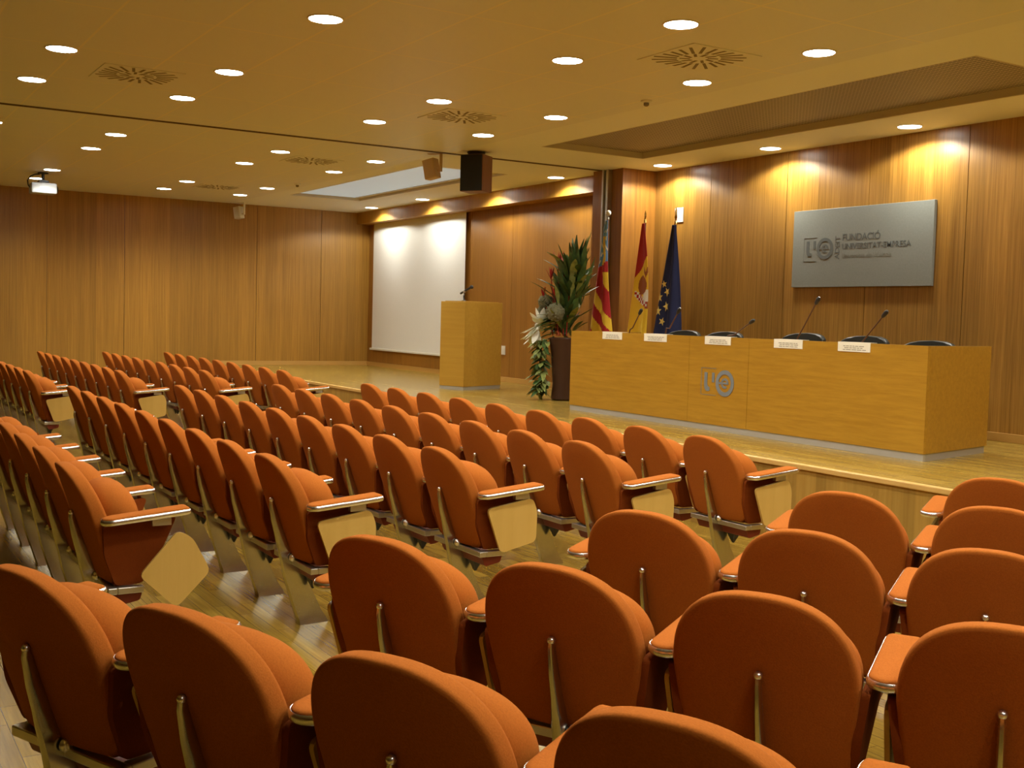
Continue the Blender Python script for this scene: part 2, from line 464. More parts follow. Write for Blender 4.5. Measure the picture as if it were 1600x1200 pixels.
# pale blue panel, glow put into its material, filling the trough on the screen side
lp = thing('ceiling_trough_panel', 'long pale blue panel recessed in the ceiling before the screen', 'ceiling light', (TL[0], TL[2], CZ + .03))
obj('panel', MB().box(.06, TL[1] - TL[0] - .06, .03, TL[3] - TL[2] - .12, .012, .03), M['palepanel'], lp)
obj('frame', MB().box(.022, .06, .022, TL[3] - TL[2] - .022, .004, .034).box(TL[1] - TL[0] - .06, TL[1] - TL[0] - .022, .022, TL[3] - TL[2] - .022, .004, .034)
    .box(.06, TL[1] - TL[0] - .06, TL[3] - TL[2] - .12, TL[3] - TL[2] - .022, .004, .034), M['trough_edge'], lp)

# ------------------------------------------------------------------ ceiling fittings
def vent(x, y, label):
    t = thing('ceiling_vent', label, 'air vent', (x, y, CZ), 0, 'swirl air vents in the ceiling')
    obj('plate', MB().box(-.30, .30, -.30, .30, -.006, .004), M['vent'], t, bevel=.002)
    s = MB()
    for ring, (r0, r1, n) in enumerate(((.06, .13, 10), (.15, .27, 22))):
        for k in range(n):
            a = 2 * PI * k / n + .2
            cl = 1.0
            if ring: cl = min(1.18, 1 / max(abs(math.cos(a)), abs(math.sin(a)), .72))
            d = Vector((math.cos(a), math.sin(a), 0)); q = Vector((-math.sin(a), math.cos(a), 0))
            p0 = d * r0 + q * .0; p1 = d * min(r1 * cl, .285 / max(abs(math.cos(a)), abs(math.sin(a))) - .012) + q * .02
            wv = .011
            s.add([p0 - q * wv + Vector((0, 0, -.0075)), p1 - q * wv + Vector((0, 0, -.0075)), p1 + q * wv + Vector((0, 0, -.0075)), p0 + q * wv + Vector((0, 0, -.0075)),
                   p0 - q * wv + Vector((0, 0, -.005)), p1 - q * wv + Vector((0, 0, -.005)), p1 + q * wv + Vector((0, 0, -.005)), p0 + q * wv + Vector((0, 0, -.005))],
                  [(0, 1, 2, 3), (4, 7, 6, 5), (0, 4, 5, 1), (1, 5, 6, 2), (2, 6, 7, 3), (3, 7, 4, 0)])
    obj('slots', s, M['ventslot'], t)
vent(-6.03, 5.13, 'square swirl air vent in the ceiling nearest the grille trough')
vent(-9.10, 4.98, 'square swirl air vent in the ceiling just before the big black loudspeaker')
vent(-9.15, 2.12, 'square swirl air vent in the ceiling farthest from the stage and from the grille trough')
vent(-12.90, 5.03, 'square swirl air vent in the ceiling beside the pale trough')
vent(-16.63, 5.03, 'square swirl air vent in the ceiling nearest the far wooden wall')

def detector(x, y, label):
    t = thing('smoke_detector', label, 'smoke detector', (x, y, CZ), 0, 'small ceiling sensors')
    obj('base', MB().lathe([(.045, 0), (.045, -.012), (.03, -.02)], 20), M['vent'], t, 40)
    obj('sensor', MB().lathe([(.022, -.02), (.022, -.04), (.012, -.048)], 16), M['ventslot'], t, 40)
detector(-7.44, 5.79, 'small round sensor on the ceiling beside the grille trough')
detector(-15.35, 5.78, 'small round sensor on the ceiling beside the pale trough')

# big loudspeaker, hung from the ceiling
s = thing('loudspeaker', 'large black loudspeaker with walnut sides hung from the ceiling by the groove', 'loudspeaker', (-10.92, 6.17, 2.90), math.radians(-54.4 + 90))
obj('cabinet', MB().box(-.135, .135, -.115, .14, 0, .40), M['spkwood'], s, bevel=.004, label='walnut brown side panels')
obj('grille', MB().box(-.128, .128, -.132, -.114, .006, .394), M['grille_black'], s, bevel=.005, label='black cloth front grille')
obj('mount', MB().lathe([(.09, .40), (.09, .415), (.10, .425), (.10, .44)], 24), M['black'], s, 40, label='round black ceiling mount')

def small_speaker(loc, rz, tilt, label, size=(.15, .12, .22), mat='beige', arm=.1):
    t = thing('wall_speaker', label, 'loudspeaker', loc, rz)
    R = Matrix.Translation((0, 0, -.17)) @ Matrix.Rotation(tilt, 4, 'Y')
    a, b_, c_ = size
    obj('cabinet', MB().box(-a / 2, a / 2, -b_ / 2, b_ / 2, -c_ / 2, c_ / 2, 0, R), M[mat], t, bevel=.008)
    obj('grille', MB().box(-a / 2 + .008, a / 2 - .008, -b_ / 2 - .006, -b_ / 2, -c_ / 2 + .008, c_ / 2 - .008, 0, R), M[mat], t, bevel=.002)
    br = MB().box(-.04, .04, -.03, .03, -.006, 0).box(arm - .009, arm + .009, -.018, .018, -.20, 0).box(-.01, arm + .009, -.018, .018, -.0065, 0).box(.02, arm, -.012, .012, -.20, -.18)
    obj('bracket', br, M['rim'] if mat == 'white' else M['beige'], t)
    return t
small_speaker((-11.40, 5.87, CZ), math.radians(32), math.radians(-12), 'small beige loudspeaker tilted on a ceiling bracket beside the big black one', arm=.12)
small_speaker((-18.80, 6.05, CZ), math.radians(35), math.radians(-10), 'small white loudspeaker on a ceiling bracket before the far wooden wall', (.13, .12, .2), 'white', .11)

# projector
p = thing('projector', 'white projector hung from the ceiling before the far wooden wall', 'projector', (-16.70, 2.63, CZ))
obj('ceiling_mount', MB().lathe([(.07, 0), (.07, -.015), (.02, -.02), (.02, -.10), (.05, -.105), (.05, -.115)], 20).box(-.10, .10, -.06, .06, -.145, -.113), M['black'], p, 40)
obj('body', MB().box(-.13, .13, -.165, .165, -.29, -.145), M['projbody'], p, bevel=.02)
obj('front_vent', MB().box(.129, .134, -.06, .06, -.245, -.20), M['alu_matt'], p, label='grey slotted vent')
obj('lens', MB().lathe([(.045, 0), (.045, .03), (.035, .034)], 20, mat=Matrix.Translation((-.05, .165, -.215)) @ Matrix.Rotation(-PI / 2, 4, 'X')), M['black'], p, 40)
obj('cable', MB().tube([(-.02, -.04, -.02), (.0, -.10, -.03), (.02, -.16, -.06), (.02, -.20, -.12), (.0, -.19, -.18), (-.02, -.165, -.21)], .009, 8), M['black'], p, 60)

# ------------------------------------------------------------------ things on the front walls
s = thing('projection_screen', 'large white projection screen pulled down on the wooden wall behind the podium', 'projection screen', (-17.0, 8.50, .88))
obj('fabric', MB().box(-1.70, 1.69, -.002, .002, .03, 2.32), M['screen'], s)
obj('bottom_bar', MB().box(-1.78, 1.73, -.012, .012, 0, .035), M['white'], s, bevel=.006)
obj('roller_case', MB().box(-1.80, 1.76, -.05, .045, 2.32, 2.42), M['white'], s, bevel=.01)
tag(obj('wall_socket', MB().box(-.05, .05, -.012, 0, -.065, .065).box(-.022, .022, -.016, -.012, -.03, .03), M['white'], None, bevel=.006, loc=(-14.17, YS, 1.05)), 'small white socket on the wooden wall beside the podium', 'socket')
tag(obj('wall_plate', MB().box(-.075, .075, -.012, 0, -.085, .085).box(-.03, .03, -.016, -.012, -.045, .045), M['white'], None, bevel=.004, loc=(-10.395, YW, 2.79)), 'white square plate on the wall behind the top of the blue flag', 'wall plate')

def emblem_mbs(scale=1.0):
    """ringed e, and u, in the XZ plane; origin at the ring's centre, ring radius .115*scale; thin in y"""
    d0, d1 = -.004, 0.0
    P = lambda p, t: Vector((p[0] * scale, t, p[1] * scale))
    def arc(mb, cx, cz, r0, r1, a0, a1, n=36):
        rs = []
        for k in range(n + 1):
            t = a0 + (a1 - a0) * k / n
            rs.append([P((cx + r * math.cos(t), cz + r * math.sin(t)), d) for r, d in ((r0, d0), (r1, d0), (r1, d1), (r0, d1))])
        mb.rings(rs)
    e_ = MB()
    arc(e_, 0, 0, .078, .115, 0, 2 * PI, 48)
    e_.prism([(-.085, -.008), (.046, -.008), (.046, .008), (-.085, .008)], d0 - .0004, d1, P)
    arc(e_, 0, 0, .026, .046, 0, math.radians(305), 26)
    u_ = MB()
    path = [(-.247, .085, .019), (-.247, .03, .019), (-.247, -.02, .019)]
    out = [(-.265, .085), (-.265, -.03), (-.258, -.06), (-.240, -.078), (-.215, -.082), (-.195, -.075), (-.193, -.045), (-.207, -.043), (-.221, -.035), (-.228, -.02), (-.228, .085)]
    u_.prism(out, d0, d1, P)
    u2 = MB().prism([(-.165, .085), (-.135, .085), (-.135, .0), (-.165, .0)], d0, d1, P)
    return e_, u_, u2
def emblem(parent, scale, mat, loc, label=None):
    e_, u_, u2 = emblem_mbs(scale)
    em = obj('emblem_ring', e_, mat, parent, loc=loc, label=label)
    obj('emblem_stroke', u_, mat, parent, loc=loc, label=label); obj('emblem_stroke', u2, mat, parent, loc=loc, label=label)
    return em

def frame_mb(x0, x1, z0, z1, t=.004):
    return MB().box(x0, x1, -.003, 0, z1 - t, z1).box(x0, x1, -.003, 0, z0, z0 + t).box(x0, x0 + t, -.003, 0, z0, z1)

sg = thing('wall_sign', 'grey metal sign with emblem and lettering on the wall behind the table', 'sign', (-7.655, YW, 2.315))
obj('panel', MB().box(-.865, .865, -.035, -.0, -.39, .39), M['signgrey'], sg, bevel=.003)
emblem(sg, .93, M['signdark'], (-.425, -.035, -.005), 'dark grey emblem')
obj('emblem_frame', frame_mb(-.285, -.11, -.125, .115, .004), M['signfaint'], sg, loc=(-.425, -.035, -.005))
def wall_text(body, size, mat, x, z, y, parent, rot=0, bold=True):
    o = link('lettering', text_mesh(body, size, mat, .001, bold), parent, (x, y, z))
    o.rotation_euler = (PI / 2, 0, 0) if not rot else (PI / 2, -PI / 2, 0)
    return o
wall_text('FUNDACI\u00d3', .092, M['signdark'], -.205, .065, -.0365, sg)
wall_text('UNIVERSITAT-EMPRESA', .080, M['signdark'], -.205, -.020, -.0365, sg)
wall_text('Universitat de Val\u00e8ncia', .066, M['signfaint'], -.205, -.105, -.0365, sg, bold=False)
wall_text('ADEIT', .082, M['signdark'], -.235, -.115, -.0365, sg, rot=1)

# ------------------------------------------------------------------ speakers' table
TX0, TX1, TY, TT = -9.76, -5.29, 6.71, 1.414
tb = thing('conference_table', 'long cherry veneer speakers\' table with emblem on its front panel', 'table', (0, 0, 0))
for a, b_ in ((TX0, -7.872), (-7.868, -7.105), (-7.101, TX1)):
    obj('front_panel', MB().box(a, b_, TY, TY + .03, SZ + .055, TT), M['desk'], tb)
SK = -.22
def side(xa, xb):
    P = lambda p, t: Vector((p[0], p[1], t))
    return MB().prism([(xa, TY + .03), (xb, TY + .03), (xb + SK, TY + 1.02), (xa + SK, TY + 1.02)], SZ + .055, TT, P)
obj('side_panel', side(TX1 - .03, TX1), M['desk'], tb)
obj('side_panel', MB().box(TX0, TX0 + .03, TY + .03, TY + .9, SZ + .055, TT), M['desk'], tb)
obj('worktop', MB().box(TX0 + .03, TX1 - .26, TY + .03, TY + .75, SZ + .72, SZ + .75), M['desk'], tb)
obj('kickplate', MB().box(TX0 + .004, TX1 - .004, TY + .006, TY + .026, SZ, SZ + .055), M['kick'], tb, label='grey metal plinth strip')
P_ = lambda p, t: Vector((p[0], p[1], t))
obj('kickplate', MB().prism([(TX1 - .026, TY + .03), (TX1 - .006, TY + .03), (TX1 - .006 + SK, TY + 1.0), (TX1 - .026 + SK, TY + 1.0)], SZ, SZ + .055, P_), M['kick'], tb, label='grey metal plinth strip')
em = emblem(tb, 1.0, M['emblem'], (-7.385, TY, 1.013), 'blue grey emblem')
obj('emblem_frame', frame_mb(-.31, -.115, -.115, .125, .004), M['emblem'], em)

cards = [(-9.203, -8.88), (-8.531, -8.193), (-7.662, -7.327), (-6.809, -6.491), (-6.122, -5.806)]
for i, (a, b_) in enumerate(cards):
    t = thing('name_card', 'white name card hung over the table front, %s from the flag end' % ORD[i], 'name card', (0, 0, 0), 0, 'name cards along the table front')
    obj('card', MB().box(a, b_, TY - .004, TY - .001, TT - .068, TT + .003).box(a, b_, TY - .004, TY + .07, TT + .003, TT + .005), M['card'], t)
    ln = MB(); random.seed(i)
    for q in range(3):
        x = a + .05 + random.random() * .02
        while x < b_ - .07:
            wd = .015 + random.random() * .035
            ln.box(x, min(x + wd, b_ - .04), TY - .0055, TY - .004, TT - .028 - q * .014, TT - .022 - q * .014); x += wd + .008
    obj('print', ln, M['ink'], t, label='rows of small grey print')

mics = [((-8.90, 1.64), (-9.12, 1.50)), ((-8.313, 1.655), (-8.55, 1.55)), ((-7.317, 1.565), (-7.70, 1.46)), ((-6.571, 1.755), (-6.83, 1.48)), ((-5.877, 1.653), (-6.16, 1.43))]
for i, ((hx, hz), (bx, bz)) in enumerate(mics):
    yb = TY + .26; zt = SZ + .75
    t = thing('table_microphone', 'black gooseneck microphone on the table, %s from the flag end' % ORD[i], 'microphone', (bx, yb, zt), 0, 'gooseneck microphones on the table')
    obj('base', MB().box(-.06, .06, -.05, .07, 0, .03), M['black'], t, bevel=.01)
    dx, dz = hx - bx, hz - zt
    obj('gooseneck', MB().tube([(-.0, 0, .03), (dx * .12, -.002, (bz - zt) * .55 + .02), (dx * .35, -.01, dz * .42), (dx * .92, -.02, dz * .93)], .006, 8), M['poledark'], t, 60)
    d = Vector((dx * .57, -.01, dz * .5)).normalized(); h = Vector((dx, -.022, dz))
    obj('head', MB().tube([h - d * .055, h - d * .04, h, h + d * .018], [.009, .016, .018, .009], 12), M['black'], t, 60)

ochairs = [(-9.13, 1.452), (-8.50, 1.455), (-7.44, 1.468), (-6.73, 1.462), (-6.06, 1.442)]
for i, (x, zt) in enumerate(ochairs):
    t = thing('conference_chair', 'dark leather conference chair behind the table, %s from the flag end' % ORD[i], 'chair', (x, 7.66, SZ), 0, 'dark chairs behind the table')
    hw = .25; h = zt - SZ
    rs = []
    for k in range(9):
        a = PI * k / 8
        rs.append([Vector((-hw * math.cos(a) * 1.0, .02 * math.cos(j * PI * 2 / 8) + .06 * math.sin(a) + .02, h - .06 + .055 * math.sin(a) + .018 * math.sin(j * PI * 2 / 8))) for j in range(8)])
    bk = MB()
    # padded curved back: top roll plus body
    P2 = lambda p, tt: Vector((p[0], tt + .10 - 1.1 * p[0] ** 2, p[1]))
    outline = [(-hw, h - .32), (-hw, h - .05), (-hw * .8, h - .022), (-hw * .5, h - .006), (0, h), (hw * .5, h - .006), (hw * .8, h - .022), (hw, h - .05), (hw, h - .32), (0, h - .33)]
    bk.prism(outline, -.02, .035, P2)
    obj('backrest', bk, M['officeblack'], t, 50, bevel=.012)
    obj('seat', MB().box(-.25, .25, -.35, .10, .40, .47), M['officeblack'], t, bevel=.02)
    obj('back_support', MB().box(-.03, .03, .06, .09, .36, h - .25), M['black'], t)
    obj('column', MB().lathe([(.025, .08), (.025, .40)], 16), M['chrome'], t, 40)
    for k in range(5):
        a = 2 * PI * k / 5 + .3
        obj('leg', MB().tube([(0, 0, .09), (.26 * math.cos(a), .26 * math.sin(a), .03)], [.022, .014], 8).ball((.26 * math.cos(a), .26 * math.sin(a), .024), .024, 10), M['black'], t, 50)

# ------------------------------------------------------------------ podium
pd = thing('podium', 'tall maple veneer podium standing on the stage before the screen', 'podium', (-12.93, 7.30, SZ), math.radians(21))
hx, hy, ph = .205, .385, 1.135
bm_ = MB()
obj('body', MB().box(-hx, hx, -hy, hy, .045, ph), M['podium'], pd, bevel=.003)
obj('plinth', MB().box(-hx + .005, hx - .005, -hy + .005, hy - .005, 0, .045), M['kick'], pd, label='grey metal plinth')
obj('reading_ledge', MB().box(-hx + .03, hx - .03, -hy + .05, hy - .05, ph, ph + .008), M['podium'], pd)
mc = thing('podium_microphone', 'black microphone on a short stand on top of the podium', 'microphone', (-12.755, 7.08, SZ + ph), 0)
obj('base', MB().lathe([(.035, .002), (.035, .012), (.012, .02)], 16), M['black'], mc, 40)
obj('stem', MB().tube([(0, 0, .012), (-.01, 0, .07), (.0, 0, .125)], .009, 8), M['black'], mc, 60)
obj('clip', MB().box(-.012, .012, -.012, .012, .115, .14), M['alu_matt'], mc)
hd = MB().tube([(-.095, .0, .105), (.06, .03, .165), (.085, .035, .175)], [.013, .015, .017], 12).ball((.115, .041, .187), .026, 14)
obj('handset', hd, M['black'], mc, 60)

# ------------------------------------------------------------------ flags
def flag(name, label, x, y, ztop, zfin, left, right, pattern, mats, folds, seed, glare_ball=False):
    t = thing(name, label, 'flag', (x, y, SZ), 0)
    zt = ztop - SZ
    obj('base', MB().lathe([(.13, 0), (.13, .03), (.05, .05), (.03, .12)], 24), M['gold'], t, 40)
    obj('pole', MB().lathe([(.013, .1), (.013, zt + .02)], 12), M['poledark'], t, 40)
    f = MB()
    fz = zfin - SZ
    if glare_ball: f.lathe([(.008, zt + .0), (.014, zt + .02), (.012, zt + .04)], 14).ball((0, 0, fz - .02), .034, 16)  # ball is coloured white to stand for glare on the finial
    else: f.lathe([(.016, zt), (.018, zt + .03), (.010, zt + .045), (.014, zt + .06)], 14).rings([[Vector((r * math.cos(a * PI / 6), .5 * r * math.sin(a * PI / 6), z)) for a in range(12)] for r, z in ((.008, zt + .055), (.022, zt + .085), (.014, fz - .015), (.002, fz + .02))])
    obj('finial', f, M['white'] if glare_ball else M['gold'], t, 50, label='ball finial with painted white glare' if glare_ball else 'brass finial')
    nu, nv = 44, 120; zb = 1.02
    vs, fs, ms = [], [], []
    def pt(s, v):
        z = ztop + (zb - ztop) * v
        lx, rx = left(z), right(z)
        amp = .008 + .05 * min(1, v * 1.2)
        yy_ = -.02 - amp * (.5 + .5 * math.sin(s * folds * 2 * PI + seed)) - .03 * math.sin(PI * s) * v
        return Vector((lx + (rx - lx) * s - x, yy_, z - SZ))
    for j in range(nv + 1):
        for i in range(nu + 1): vs.append(pt(i / nu, j / nv))
    for j in range(nv):
        for i in range(nu):
            a = j * (nu + 1) + i
            fs.append((a, a + 1, a + nu + 2, a + nu + 1))
            z = ztop + (zb - ztop) * (j + .5) / nv
            ms.append(pattern((i + .5) / nu, z))
    me = bpy.data.meshes.new('cloth'); me.from_pydata(vs, [], fs)
    for m_ in mats: me.materials.append(m_)
    me.polygons.foreach_set('material_index', ms); me.polygons.foreach_set('use_smooth', [True] * len(fs)); me.update()
    cl = link('cloth', me, t)
    sol = cl.modifiers.new('thickness', 'SOLIDIFY'); sol.thickness = .003
    return t, cl, pt

def lerp2(z, z0, a, z1, b_): return a + (b_ - a) * (z - z0) / (z1 - z0)
def pat_val(s, z):
    dep = 2.69 - z; d = dep - .38 * s
    if dep + .08 * s < .55:
        k = math.sin(s * 17 + 3 * math.sin(z * 21)) * math.sin(z * 33 + s * 5)
        if abs(s - .5 - .12 * math.sin(z * 9)) < .24 and dep > .18: return 1 if k > -.55 else 2
        return 3 if k > .55 else 2
    if dep + .08 * s < .64: return 0
    if s > .38 and d < .45 and dep > .6: return 1
    if d < .765: return 0
    return 1 if int((d - .765) / .15) % 2 == 0 else 0
flag('valencian_flag', 'red and yellow striped flag with blue top band hanging before the pillar', -10.735, 7.85, 2.69, 2.80,
     lambda z: lerp2(z, 2.69, -10.755, 1.41, -10.945), lambda z: lerp2(z, 2.69, -10.705, 1.41, -10.53) - .04 * math.sin(PI * min(1, max(0, (2.69 - z) / 1.28))), pat_val,
     [M['fred'], M['fyellow'], M['fblue'], M['fwhite']], 1.5, .4, True)
def pat_esp(s, z):
    zb_ = 2.03 + (2.285 - 2.03) * s
    if z > zb_: return 0
    if (s - .60) ** 2 / .11 + (z - 1.945) ** 2 / .0125 < 1: return 2
    if abs(z - (2.10 + .03 * math.sin(s * 20))) < .035 and s > .72: return 2
    if .12 < s < .95 and abs(z - (1.80 - .16 * (s - .45))) < .05 - .05 * abs(s - .5):
        return 3 if (int(s * 9) + int(z * 30)) % 2 else 0
    if s > .72 and abs(z - 1.83) < .07: return 3
    if s > .86 and 1.68 < z < 1.9: return 2
    return 1
flag('spanish_flag', 'red and yellow flag with crest hanging between the striped and the blue flag', -10.42, 8.15, 2.66, 2.79,
     lambda z: lerp2(z, 2.66, -10.44, 1.40, -10.60), lambda z: lerp2(z, 2.66, -10.395, 1.40, -10.24) + .05 * math.sin(PI * min(1, max(0, (2.66 - z) / 1.26))), pat_esp,
     [M['fred'], M['fyellow'], M['fbrown'], M['fwhite']], 1.0, 2.2)
EUL = lambda z: lerp2(z, 2.62, -9.955, 1.38, -10.175); EUR = lambda z: lerp2(z, 2.62, -9.90, 1.38, -9.735) + .02 * math.sin(PI * min(1, max(0, (2.62 - z) / 1.24)))
t_, cl_, ptf = flag('european_flag', 'dark blue flag with yellow stars hanging nearest the grey sign', -9.93, 8.2, 2.62, 2.80, EUL, EUR,
     lambda s, z: 0, [M['fnavy']], 1.6, 1.0)
stars = MB()
for (px, pz, r, rot) in ((-10.028, 1.957, .045, .2), (-9.985, 1.870, .055, .5), (-10.085, 1.808, .06, .1), (-9.99, 1.705, .06, .3), (-10.098, 1.655, .06, .0), (-10.045, 1.535, .05, .9)):
    sv = (2.62 - pz) / (2.62 - 1.02)
    c0 = Vector((px, 0, pz)); pts = []
    for k in range(10):
        a = PI / 2 + rot + k * PI / 5; rr = r if k % 2 == 0 else r * .42
        xx, zz = px + rr * math.cos(a) * .8, pz + rr * math.sin(a)
        s_ = (xx - EUL(zz)) / (EUR(zz) - EUL(zz)); v_ = (2.62 - zz) / (2.62 - 1.02)
        q_ = ptf(s_, v_); pts.append(q_ + Vector((0, -.006, 0)))
    s_ = (px - EUL(pz)) / (EUR(pz) - EUL(pz)); cc = ptf(s_, sv) + Vector((0, -.008, 0))
    stars.add([cc] + pts, [(0, 1 + k, 1 + (k + 1) % 10) for k in range(10)])
obj('stars', stars, M['fstar'], t_, label='yellow five-pointed stars')

# ------------------------------------------------------------------ flower arrangement
fl = thing('flower_arrangement', 'tall flower arrangement with white lilies in a brown vase beside the table', 'flower arrangement', (-10.89, 7.38, SZ))
obj('vase', MB().lathe([(.11, 0), (.13, .02), (.115, .2), (.14, .5), (.17, .72), (.16, .73)], 24), M['vase'], fl, 40)
random.seed(11)
def blade(mb, p, d, L, wd, droop, mi=0, n=6):
    d = d.normalized(); side = d.cross(Vector((0, 0, 1)))
    if side.length < .05: side = Vector((random.random() - .5, random.random() - .5, 0))
    side.normalize()
    side = (side + Vector((0, 0, (random.random() - .5) * .8))).normalized()
    nrm = d.cross(side)
    vs, fs = [], []
    for k in range(n + 1):
        t = k / n
        c = p + d * L * t + Vector((0, 0, -droop * L * t * t))
        ww = wd * math.sin(PI * (t * .92 + .06)) ** .8
        vs += [c - side * ww, c + nrm * ww * .25, c + side * ww]
    for k in range(n):
        a = 3 * k
        fs += [(a, a + 1, a + 4, a + 3), (a + 1, a + 2, a + 5, a + 4)]
    mb.add(vs, fs, mi)
fol = MB()
top = Vector((0, 0, .72))
for k in range(150):
    a = random.random() * 2 * PI
    up = .35 + random.random() * 1.6
    d = Vector((math.cos(a) * .55, math.sin(a) * .45, up * .9))
    hgt = random.random()
    base = top + Vector((math.cos(a) * .14 * random.random(), math.sin(a) * .12 * random.random(), .02 + .75 * hgt))
    blade(fol, base + Vector((.16 * hgt, 0, 0)), d, .22 + .28 * random.random(), .022 + .026 * random.random(), .10 + .2 * random.random(), 0 if random.random() < .8 else 1)
for k in range(26):      # tall back leaves
    a = random.random() * 2 * PI
    blade(fol, top + Vector((.02 + .22 * random.random(), .06, .35 + .4 * random.random())), Vector((math.cos(a) * .3 + .12, math.sin(a) * .2, 1)), .42 + .28 * random.random(), .035, .05, 0)
for k in range(120):      # leaves trailing over the vase front
    tt = random.random()
    base = Vector((-.16 + random.uniform(-.05, .08), -.20 + random.uniform(-.04, .03), .10 + .62 * tt))
    a = random.random() * 2 * PI
    blade(fol, base, Vector((math.cos(a), -.3 + .5 * math.sin(a), -.4 + .5 * random.random())), .09 + .08 * random.random(), .030, .4, 1 if random.random() < .5 else 0, 4)
for k in range(40):
    a = random.uniform(PI * .6, PI * 1.6)
    blade(fol, top + Vector((0, -.02, .05 + .2 * random.random())), Vector((math.cos(a), math.sin(a) * .6, -.1 + .6 * random.random())), .25 + .22 * random.random(), .028, .35, 0 if random.random() < .65 else 1)
for k in range(9):
    x = -.18 + .03 * math.sin(k * 2.1)
    pass
fol.tube([(-.08, -.08, .74), (-.16, -.19, .68), (-.17, -.21, .45), (-.15, -.20, .15), (-.14, -.19, .03)], .008, 6)
obj('foliage', fol, [M['leaf'], M['leaf2']], fl, 60)
for (x, y, z, a) in ((-.36, -.22, .78, 2.6), (-.24, -.26, .73, 1.8), (-.19, -.22, .95, .9), (-.42, -.18, .70, 3.3)):
    lb = MB(); c = Vector((x, y, z))
    ax = Vector((math.cos(a) * .5, -.35, -.75 if z < .9 else .5)).normalized()
    s1 = ax.cross(Vector((0, 0, 1))).normalized(); s2 = ax.cross(s1)
    for k in range(6):
        b_ = 2 * PI * k / 6
        out = (s1 * math.cos(b_) + s2 * math.sin(b_))
        blade(lb, c - ax * .10, ax + out * .55, .21, .042, .0, 0, 5)
    lb.tube([c - ax * .19, c - ax * .09], [.008, .02], 8)
    obj('lily', lb, M['lily'], fl, 60)
for (x, y, z, r) in ((.08, -.18, 1.02, .105), (-.26, -.10, 1.14, .085), (-.33, -.1, 1.03, .06)):
    pb = MB(); pb.ball((x, y, z), r, 18)
    for k in range(60):
        d = Vector((random.gauss(0, 1), random.gauss(0, 1), random.gauss(0, 1))).normalized()
        pb.ball(Vector((x, y, z)) + d * r * .93, r * .17, 6)
    obj('seed_head', pb, M['pod'], fl, 60)
for (x, y, z, L) in ((-.12, -.12, 1.40, .16), (-.24, -.14, 1.20, .13), (.06, -.06, 1.48, .22), (.16, -.04, 1.42, .2), (-.04, -.08, 1.56, .2), (.0, -.15, 1.22, .12)):
    rb = MB()
    for k in range(5):
        blade(rb, Vector((x, y, z)), Vector((random.uniform(-.4, .4), random.uniform(-.4, .2), 1)), L * random.uniform(.7, 1.1), .014, .05, 0, 4)
    rb.tube([(x * .5, y * .5, .75), (x, y, z + .02)], .006, 6)
    obj('red_flower', rb, M['redflower'], fl, 60)

# ------------------------------------------------------------------ auditorium chairs
TOPZ, BOTZ = .850, .335
def yback(z):
    t = TOPZ - z
    return -.070 + .335 * t
def outline(hw_top, hw_bot, z0, zs, z1, n=40, e1=2.4, e2=2.2):
    """closed D-shaped outline, from bottom left counter-clockwise; returns (x, z)"""
    pts = []
    h = z1 - zs
    nb = 8
    rc = .03
    for k in range(nb): pts.append((-hw_bot + rc + (2 * hw_bot - 2 * rc) * k / (nb - 1), z0))
    ns = 7
    for k in range(ns):
        t = k / (ns - 1); pts.append((hw_bot + (hw_top - hw_bot) * t, z0 + rc + (zs - z0 - rc) * t))
    for k in range(1, n):
        a = PI * k / n
        cx, sx_ = math.cos(a), math.sin(a)
        pts.append((hw_top * math.copysign(abs(cx) ** (2 / e1), cx), zs + h * abs(sx_) ** (2 / e2)))
    for k in range(ns):
        t = 1 - k / (ns - 1); pts.append((-(hw_bot + (hw_top - hw_bot) * t), z0 + rc + (zs - z0 - rc) * t))
    return pts
def pillow(pts, prof, d0, bend=.45, zoff=0, yfn=yback):
    """prof: list of (inset, depth); rings of the outline pulled in by inset and set at depth, closed by shrinking rings"""
    cx = sum(p[0] for p in pts) / len(pts); cz = sum(p[1] for p in pts) / len(pts)
    def ring(inset, dep, scale=1.0):
        out = []
        n = len(pts)
        for i, p in enumerate(pts):
            a, b_ = Vector(pts[i - 1]), Vector(pts[(i + 1) % n])
            tn = (b_ - a)
            nn = Vector((tn.y, -tn.x)).normalized() if tn.length > 1e-6 else Vector((0, 0))
            x, z = p[0] - nn.x * inset, p[1] - nn.y * inset
            x, z = cx + (x - cx) * scale, cz + (z - cz) * scale
            out.append(Vector((x, yfn(z) + bend * x * x + d0 + dep, z)))
        return out
    rs = []
    i0, q0 = prof[0]; i1, q1 = prof[-1]
    for s_ in (.12, .4, .7): rs.append(ring(i0, q0, s_))
    for i_, q_ in prof: rs.append(ring(i_, q_))
    for s_ in (.7, .4, .12): rs.append(ring(i1, q1 + (.012 if s_ < .9 and q1 > .1 else 0) * (1 - s_), s_))
    return MB().rings(rs)

back_me = pillow(outline(.248, .226, BOTZ, .60, TOPZ, 40, 2.45, 2.35), [(.016, 0), (.006, .002), (.0015, .007), (0, .015), (0, .050), (.003, .060), (.010, .067), (.024, .072)], 0, .55).mesh('backrest', M['fabric'], 50)
seat_pts = outline(.238, .215,   .375, .60, .770, 36, 2.6, 2.3)
def yseat(z):
    t = TOPZ - z
    return -.014 + .43 * t * t
_prof = [(.066 * (1 - math.sqrt(max(0, 1 - q * q))), .0825 + .0825 * q) for q in (-.97, -.88, -.7, -.42, 0, .42, .7, .88, .97)]
seat_me = pillow(seat_pts, _prof, .066, .30, 0, yseat).mesh('seat', M['fabric'], 60)

